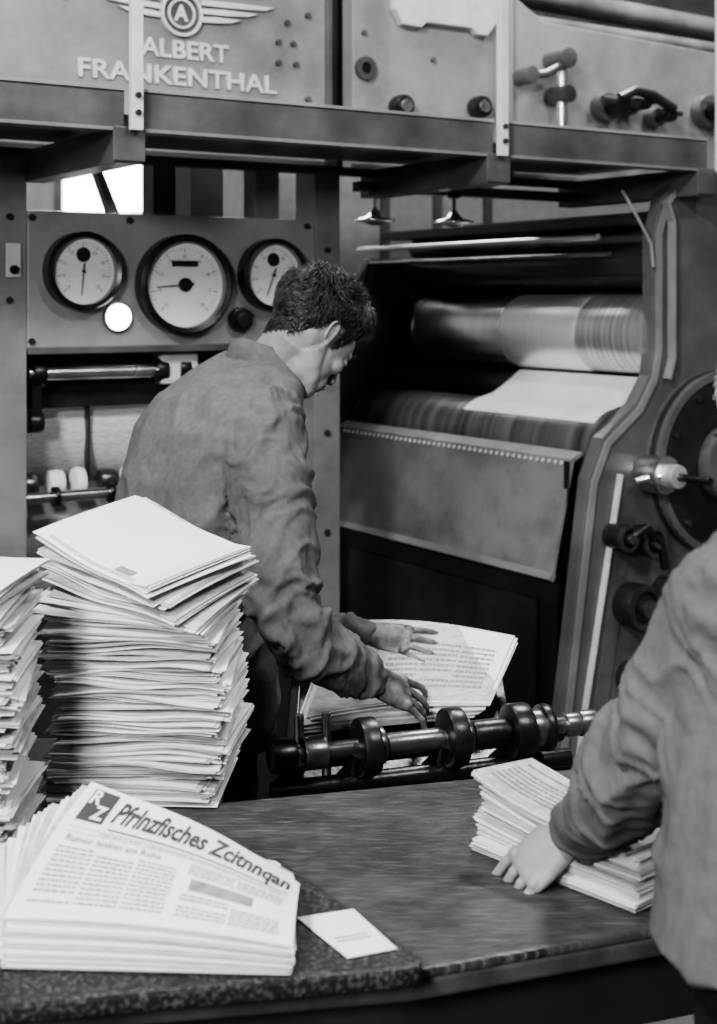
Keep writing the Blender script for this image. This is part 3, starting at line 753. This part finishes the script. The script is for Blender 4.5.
def hand_mesh(wrist,xd,zd,side,curls,spread,thumb,m,scale=1.0):
    x=V(xd).normalized(); z=V(zd); z=(z-x*z.dot(x)).normalized(); y=z.cross(x)
    M=Matrix((( x.x,y.x,z.x,wrist[0]),(x.y,y.y,z.y,wrist[1]),(x.z,y.z,z.z,wrist[2]),(0,0,0,1)))@Matrix.Scale(scale,4)
    s=side; bm=bmesh.new()
    def T_(p): return M@V(p)
    Rr=M.to_3x3()
    rings=[]
    for (px,py,w,h) in ((-.05,0,.024,.019),(-.015,0,.025,.018),(.01,0,.028,.018),(.04,.002*s,.037,.018),(.07,0,.040,.015),(.092,0,.039,.0125),(.100,0,.034,.008)):
        rings.append((T_((px,py,0)),Rr@V((0,w,0)),Rr@V((0,0,h))))
    loft(bm,rings,24,2.3)
    ell(bm,(.030,.024*s,-.008),(.028,.015,.012),M)
    fl=[(.030,.071,.0088),(.0105,.079,.0090),(-.0095,.073,.0086),(-.028,.057,.0078)]
    for k,(ry,Ln,r) in enumerate(fl):
        ell(bm,(.090,ry*s,.006),(.010,.008,.008),M)
        sp=math.radians(spread*(1.5-k)); a=0; p=V((.088,ry*s,0)); pts=[p.copy()]; rad=[r]
        segs=[.018,Ln*.46,Ln*.31,Ln*.23]; cu=[0]+list(curls[k])
        for sg,c in zip(segs,cu):
            a+=math.radians(c)
            d=V((math.cos(a)*math.cos(sp),math.sin(sp)*s,-math.sin(a)))
            p=p+d*sg; pts.append(p.copy()); rad.append(r*(1-.07*len(pts)))
        Wp=[T_(q) for q in pts]
        tube(bm,Wp,[q*scale for q in rad],12)
        for q,rr in zip(Wp[1:],rad[1:]): bmesh.ops.create_icosphere(bm,subdivisions=2,radius=rr*1.06*scale,matrix=Matrix.Translation(q))
    tp=[V((.018,.020*s,-.006))]; rad=[.0135]
    dd=V((thumb[0],thumb[1]*s,thumb[2])).normalized(); d2=V((thumb[0]+.35,thumb[1]*.7*s,thumb[2]-.15)).normalized()
    tp.append(tp[0]+dd*.040); tp.append(tp[1]+d2*.032); tp.append(tp[2]+(d2+V((.2,0,-.1))).normalized()*.024); rad+=[.0115,.0105,.0085]
    Wp=[T_(q) for q in tp]; tube(bm,Wp,[q*scale for q in rad],12)
    for q,rr in zip(Wp,rad): bmesh.ops.create_icosphere(bm,subdivisions=2,radius=rr*1.02*scale,matrix=Matrix.Translation(q))
    return fuse('hand',bm,.0019,3,m)
def orient(f,up=(0,0,1),loc=(0,0,0),roll=0):
    x=V(f).normalized(); y=V(up).cross(x).normalized(); z=x.cross(y)
    M=Matrix(((x.x,y.x,z.x,loc[0]),(x.y,y.y,z.y,loc[1]),(x.z,y.z,z.z,loc[2]),(0,0,0,1)))
    return M@Matrix.Rotation(roll,4,'X')
def folds(amp,seed,arms=(),sp=()):
    segs=[]
    for pl in arms:
        pl=[V(p) for p in pl]; acc=0
        for a,b in zip(pl,pl[1:]):
            segs.append((a,b,acc)); acc+=(b-a).length
    def f(p,n):
        q=p+V((seed,seed*.7,0))
        warp=V((noise.noise(q*5),noise.noise(q*5+V((9,0,0))),noise.noise(q*5+V((0,9,0)))))*.035
        q=q+warp
        best=1e9; tt=0; axis=None
        for a,b,acc in segs:
            ab=b-a; t=max(0,min(1,(p-a).dot(ab)/ab.length_squared)); dd=(p-(a+ab*t)).length
            if dd<best: best=dd; tt=acc+ab.length*t; axis=ab.normalized()
        wa=1-smst(.075,.12,best) if segs else 0
        tr=noise.noise(V((q.x*11+q.z*2.5,q.y*11,q.z*3.2)))
        rd=1-abs(noise.noise(V((q.x*8-q.z*4,q.y*8,q.z*5+4))))*3.6
        trunk=tr*.9+max(0,rd)**1.3*.9
        arm=0
        if wa>0:
            ph=tt+ .05*noise.noise(p*14+V((seed,0,0)))+.25*(n.z*.12+n.x*.12)
            r1=1-abs(noise.noise(V((ph*26,n.x*.9+seed,n.y*.9))))*3.4
            r2=1-abs(noise.noise(V((ph*12+7,n.z*.8+seed,n.x*.8))))*3.4
            arm=max(0,r1)**1.2*.6+max(0,r2)**1.2*.9+.25*noise.noise(V((ph*40,n.x*2,n.z*2)))-.3
        k=.8
        for (c0,r) in sp:
            dd=(p-V(c0)).length
            if dd<r: k+=.9*(1-dd/r)
        fine=noise.noise(q*34)*.12
        return amp*((trunk*(1-wa)+arm*wa)*k+fine)
    return f
def shoes_legs(hips,lat,fw,feet,m,wid=1.0):
    hips=V(hips); lat=V(lat).normalized(); fw=V(fw).normalized(); bm=bmesh.new()
    rings=[(hips+V((0,0,.14)),lat*.150*wid,fw*.110*wid),(hips+V((0,0,.02)),lat*.168*wid,fw*.122*wid),(hips-V((0,0,.07)),lat*.165*wid,fw*.118*wid)]
    loft(bm,rings)
    sh=bmesh.new()
    for sgn,ft in zip((-1,1),feet):
        ft=V(ft); h=hips+lat*sgn*.09*wid-V((0,0,.06)); knee=h.lerp(ft+V((0,0,.09)),.5)+fw*.025
        limb(bm,[h,knee,ft+V((0,0,.05))],[.090*wid,.070,.058])
        rg=[]
        for t,w,hh in ((-.08,.02,.02),(-.07,.036,.04),(-.02,.038,.05),(.05,.042,.034),(.12,.047,.026),(.17,.038,.020),(.19,.015,.012)):
            rg.append((ft+fw*t+V((0,0,hh+.001)),lat*w,V((0,0,hh))))
        loft(sh,rg,24,2.6)
        ell(sh,ft+V((0,0,.07)),(.045,.045,.05))
    a=fuse('trousers',bm,.011,4,m,folds(.006,3.3))
    b=fuse('shoes',sh,.006,2,LEATHER)
    return [a,b]
def collar(c,lat,fw,r0,h,m,tiltf=.35):
    c=V(c);lat=V(lat).normalized();fw=V(fw).normalized(); bm=bmesh.new(); N=48
    prof=[(0,0),(.004,h*.6),(.006,h),(.010,h*1.02),(.017,h*.55),(.027,-.012),(.024,-.014)]
    rs=[]
    for dr,dz in prof:
        ring=[]
        for k in range(N):
            a=math.radians(20)+math.radians(320)*k/(N-1)
            d=fw*math.cos(a)+lat*math.sin(a)
            back=-math.cos(a)
            ring.append(bm.verts.new(c+d*(r0+dr+.002*math.sin(a*5))+V((0,0,dz+back*r0*tiltf+.002*math.sin(a*4)))))
        rs.append(ring)
    for i in range(len(prof)-1):
        for k in range(N-1): bm.faces.new([rs[i][k],rs[i][k+1],rs[i+1][k+1],rs[i+1][k]])
    bmesh.ops.recalc_face_normals(bm,faces=bm.faces)
    me=bpy.data.meshes.new('collar'); bm.to_mesh(me); bm.free(); me.materials.append(m)
    for p in me.polygons: p.use_smooth=True
    return me
def assemble(name,meshes):
    e=empty(name)
    for nm,me in meshes: new_obj(nm,me,e)
    return e

# ---- worker at the delivery
f=V((math.cos(math.radians(33)),math.sin(math.radians(33)),0)); lt=V((-f.y,f.x,0))
bm=bmesh.new()
rings=[((-.335,2.80,.74),lt*.185,f*.150),((-.333,2.80,.86),lt*.185,f*.150),((-.328,2.80,1.0),lt*.178,f*.146),((-.318,2.80,1.13),lt*.186,f*.150),
 ((-.302,2.805,1.25),lt*.198,f*.152),((-.284,2.815,1.34),lt*.203,f*.140),((-.262,2.825,1.405),lt*.185,f*.120),((-.232,2.84,1.45),lt*.130,f*.098),((-.204,2.85,1.485),lt*.078,f*.075)]
loft(bm,rings)
armR=[(-.183,2.69,1.355),(-.160,2.62,1.20),(-.124,2.545,1.005),(-.045,2.625,.928),(.012,2.69,.876)]
armL=[(-.33,2.98,1.36),(-.30,2.99,1.18),(-.24,2.99,1.00),(-.11,2.985,.915),(.005,2.965,.888)]
limb(bm,armR,[.084,.074,.062,.052,.041]); limb(bm,armL,[.08,.070,.058,.044,.034])
ell(bm,(-.23,2.72,1.36),(.10,.09,.085))
j1=fuse('jacket',bm,.0062,3,CLOTH1,folds(.0135,0,[armR,armL],[((-.125,2.545,1.0),.16),((-.22,2.70,1.22),.16),((-.33,2.8,.98),.15)]))
yw=math.radians(42); pt=math.radians(47)
h1=orient((math.cos(yw)*math.cos(pt),math.sin(yw)*math.cos(pt),-math.sin(pt)),loc=(-.092,2.82,1.528))
hm=head_mesh(h1,[(-.166,2.845,1.475),(-.200,2.845,1.43)],[.057,.058,.062],1.0)
def zmin1(x):
    tb=[(-.2,-.052),(-.06,-.05),(-.045,-.03),(-.035,.0),(-.01,.026),(.008,.026),(.014,-.004),(.028,-.004),(.040,.035),(.062,.060),(.08,.066),(.2,.068)]
    for (a,b),(c,d) in zip(tb,tb[1:]):
        if a<=x<=c: return b+(d-b)*(x-a)/(c-a)
    return .07
hh=hair_from(hm,h1,zmin1,.016,HAIR,7000,4,.028)
handR=hand_mesh((.012,2.69,.874),(.80,.34,-.42),(.12,-.55,.85),1,[(10,22,15),(15,22,15),(20,25,15),(15,25,15)],9,(.75,.75,-.25),SKIN_INK,1.04)
handL=hand_mesh((.012,2.965,.892),(.93,-.22,-.10),(.1,-.65,.75),-1,[(8,15,12),(10,18,12),(14,20,15),(18,20,15)],11,(.75,.75,-.25),SKIN_INK,1.02)
parts=[('jacket',j1),('head',hm),('hair',hh),('brows',face_bits(h1,1.0)),('hand_right',handR),('hand_left',handL),('collar',collar((-.184,2.848,1.462),lt,f,.063,.038,CLOTH1))]
tl=shoes_legs((-.335,2.80,.80),lt,f,[(-.30,2.70,0),(-.36,2.93,0)],TROUS)
parts+=[('trousers',tl[0]),('shoes',tl[1])]
assemble('press_worker',parts)

# ---- worker at the table (right)
f=V((-.40,.916,0)).normalized(); lt=V((-f.y,f.x,0))
bm=bmesh.new()
rings=[((.492,1.50,.915),lt*.185,f*.135),((.493,1.50,.95),lt*.180,f*.132),((.496,1.50,1.03),lt*.168,f*.128),((.503,1.505,1.13),lt*.175,f*.134),
 ((.520,1.515,1.23),lt*.185,f*.132),((.535,1.53,1.305),lt*.172,f*.112),((.548,1.545,1.35),lt*.120,f*.09),((.550,1.56,1.385),lt*.075,f*.072)]
loft(bm,rings)
armA=[(.415,1.475,1.285),(.372,1.53,1.185),(.332,1.60,1.082),(.303,1.70,.985),(.280,1.79,.922)]
armB=[(.67,1.60,1.28),(.67,1.68,1.16),(.65,1.76,1.05),(.57,1.84,.985),(.50,1.88,.955)]
limb(bm,armA,[.078,.068,.059,.050,.038]); limb(bm,armB,[.075,.066,.058,.05,.04])
ell(bm,(.46,1.49,1.295),(.09,.08,.08))
j2=fuse('jacket',bm,.0056,3,CLOTH2,folds(.0110,5,[armA,armB],[((.33,1.60,1.07),.14),((.43,1.49,1.22),.12)]))
h2=orient((-.26,.85,-.52),loc=(.502,1.635,1.455))
hm2=head_mesh(h2,[(.53,1.585,1.38),(.545,1.56,1.34)],[.055,.055,.06],1.0)
def zmin2(x): return zmin1(x) if x<-.02 else .5
hh2=hair_from(hm2,h2,lambda x: zmin1(x)+ (0 if x<.03 else .2),.004,HAIRG,1200,8,.012,.0008)
hR=hand_mesh((.50,1.885,.955),(-.55,.1,-.35),(-.2,.1,.9),1,[(15,25,20),(18,25,20),(20,25,20),(25,25,20)],6,(.6,.8,-.3),SKIN,1.0)
hL=hand_mesh((.280,1.80,.924),(-.62,-.02,-.54),(-.45,-.50,.72),-1,[(26,40,25),(28,42,26),(30,42,26),(34,42,26)],5,(.7,.5,-.5),SKIN,.95)
parts=[('jacket',j2),('head',hm2),('hair',hh2),('brows',face_bits(h2,1.0)),('hand_right',hR),('hand_left',hL),('collar',collar((.550,1.56,1.358),lt,f,.060,.035,CLOTH2))]
tl=shoes_legs((.500,1.49,.82),lt,f,[(.58,1.50,0),(.41,1.42,0)],TROUS,.86)
parts+=[('trousers',tl[0]),('shoes',tl[1])]
assemble('table_worker',parts)

# ---------------------------------------------------------------- lights
def area(name,loc,target,size,power,sy=None):
    l=bpy.data.lights.new(name,'AREA'); l.energy=power; l.size=size
    if sy: l.shape='RECTANGLE'; l.size_y=sy
    o=bpy.data.objects.new(name,l); COL.objects.link(o); o.location=loc
    o.rotation_euler=(V(target)-V(loc)).to_track_quat('-Z','Y').to_euler(); return o
area('ceiling_light',(-1.5,-.6,4.1),(.1,3.2,1.3),.5,240,.5)
area('ceiling_light.001',(2.3,.8,4.2),(1.0,3.8,1.2),.5,80,.5)
area('ceiling_light.002',(-1.0,7.0,4.3),(-1.0,7.0,0),1.5,120,1.5)
area('ceiling_light.003',(-.3,3.0,4.35),(-.3,2.7,0),.6,30,.6)
area('rear_fill',(1.2,4.9,4.3),(1.2,6.2,1.5),.8,220,.8)  # unseen lamp, boosted and aimed to lighten the rear cabinet
area('front_fill',(-1.2,-1.5,2.6),(.1,3.6,1.4),.6,130,.6)  # unseen fill added behind the camera to lift the gauge board
w=bpy.data.worlds.new('world'); sc.world=w; w.use_nodes=True
w.node_tree.nodes['Background'].inputs[0].default_value=(.5,.5,.5,1); w.node_tree.nodes['Background'].inputs[1].default_value=.3
sc.view_settings.view_transform='AgX'
try: sc.view_settings.look='AgX - Medium High Contrast'
except Exception: pass
sc.view_settings.exposure=0.25
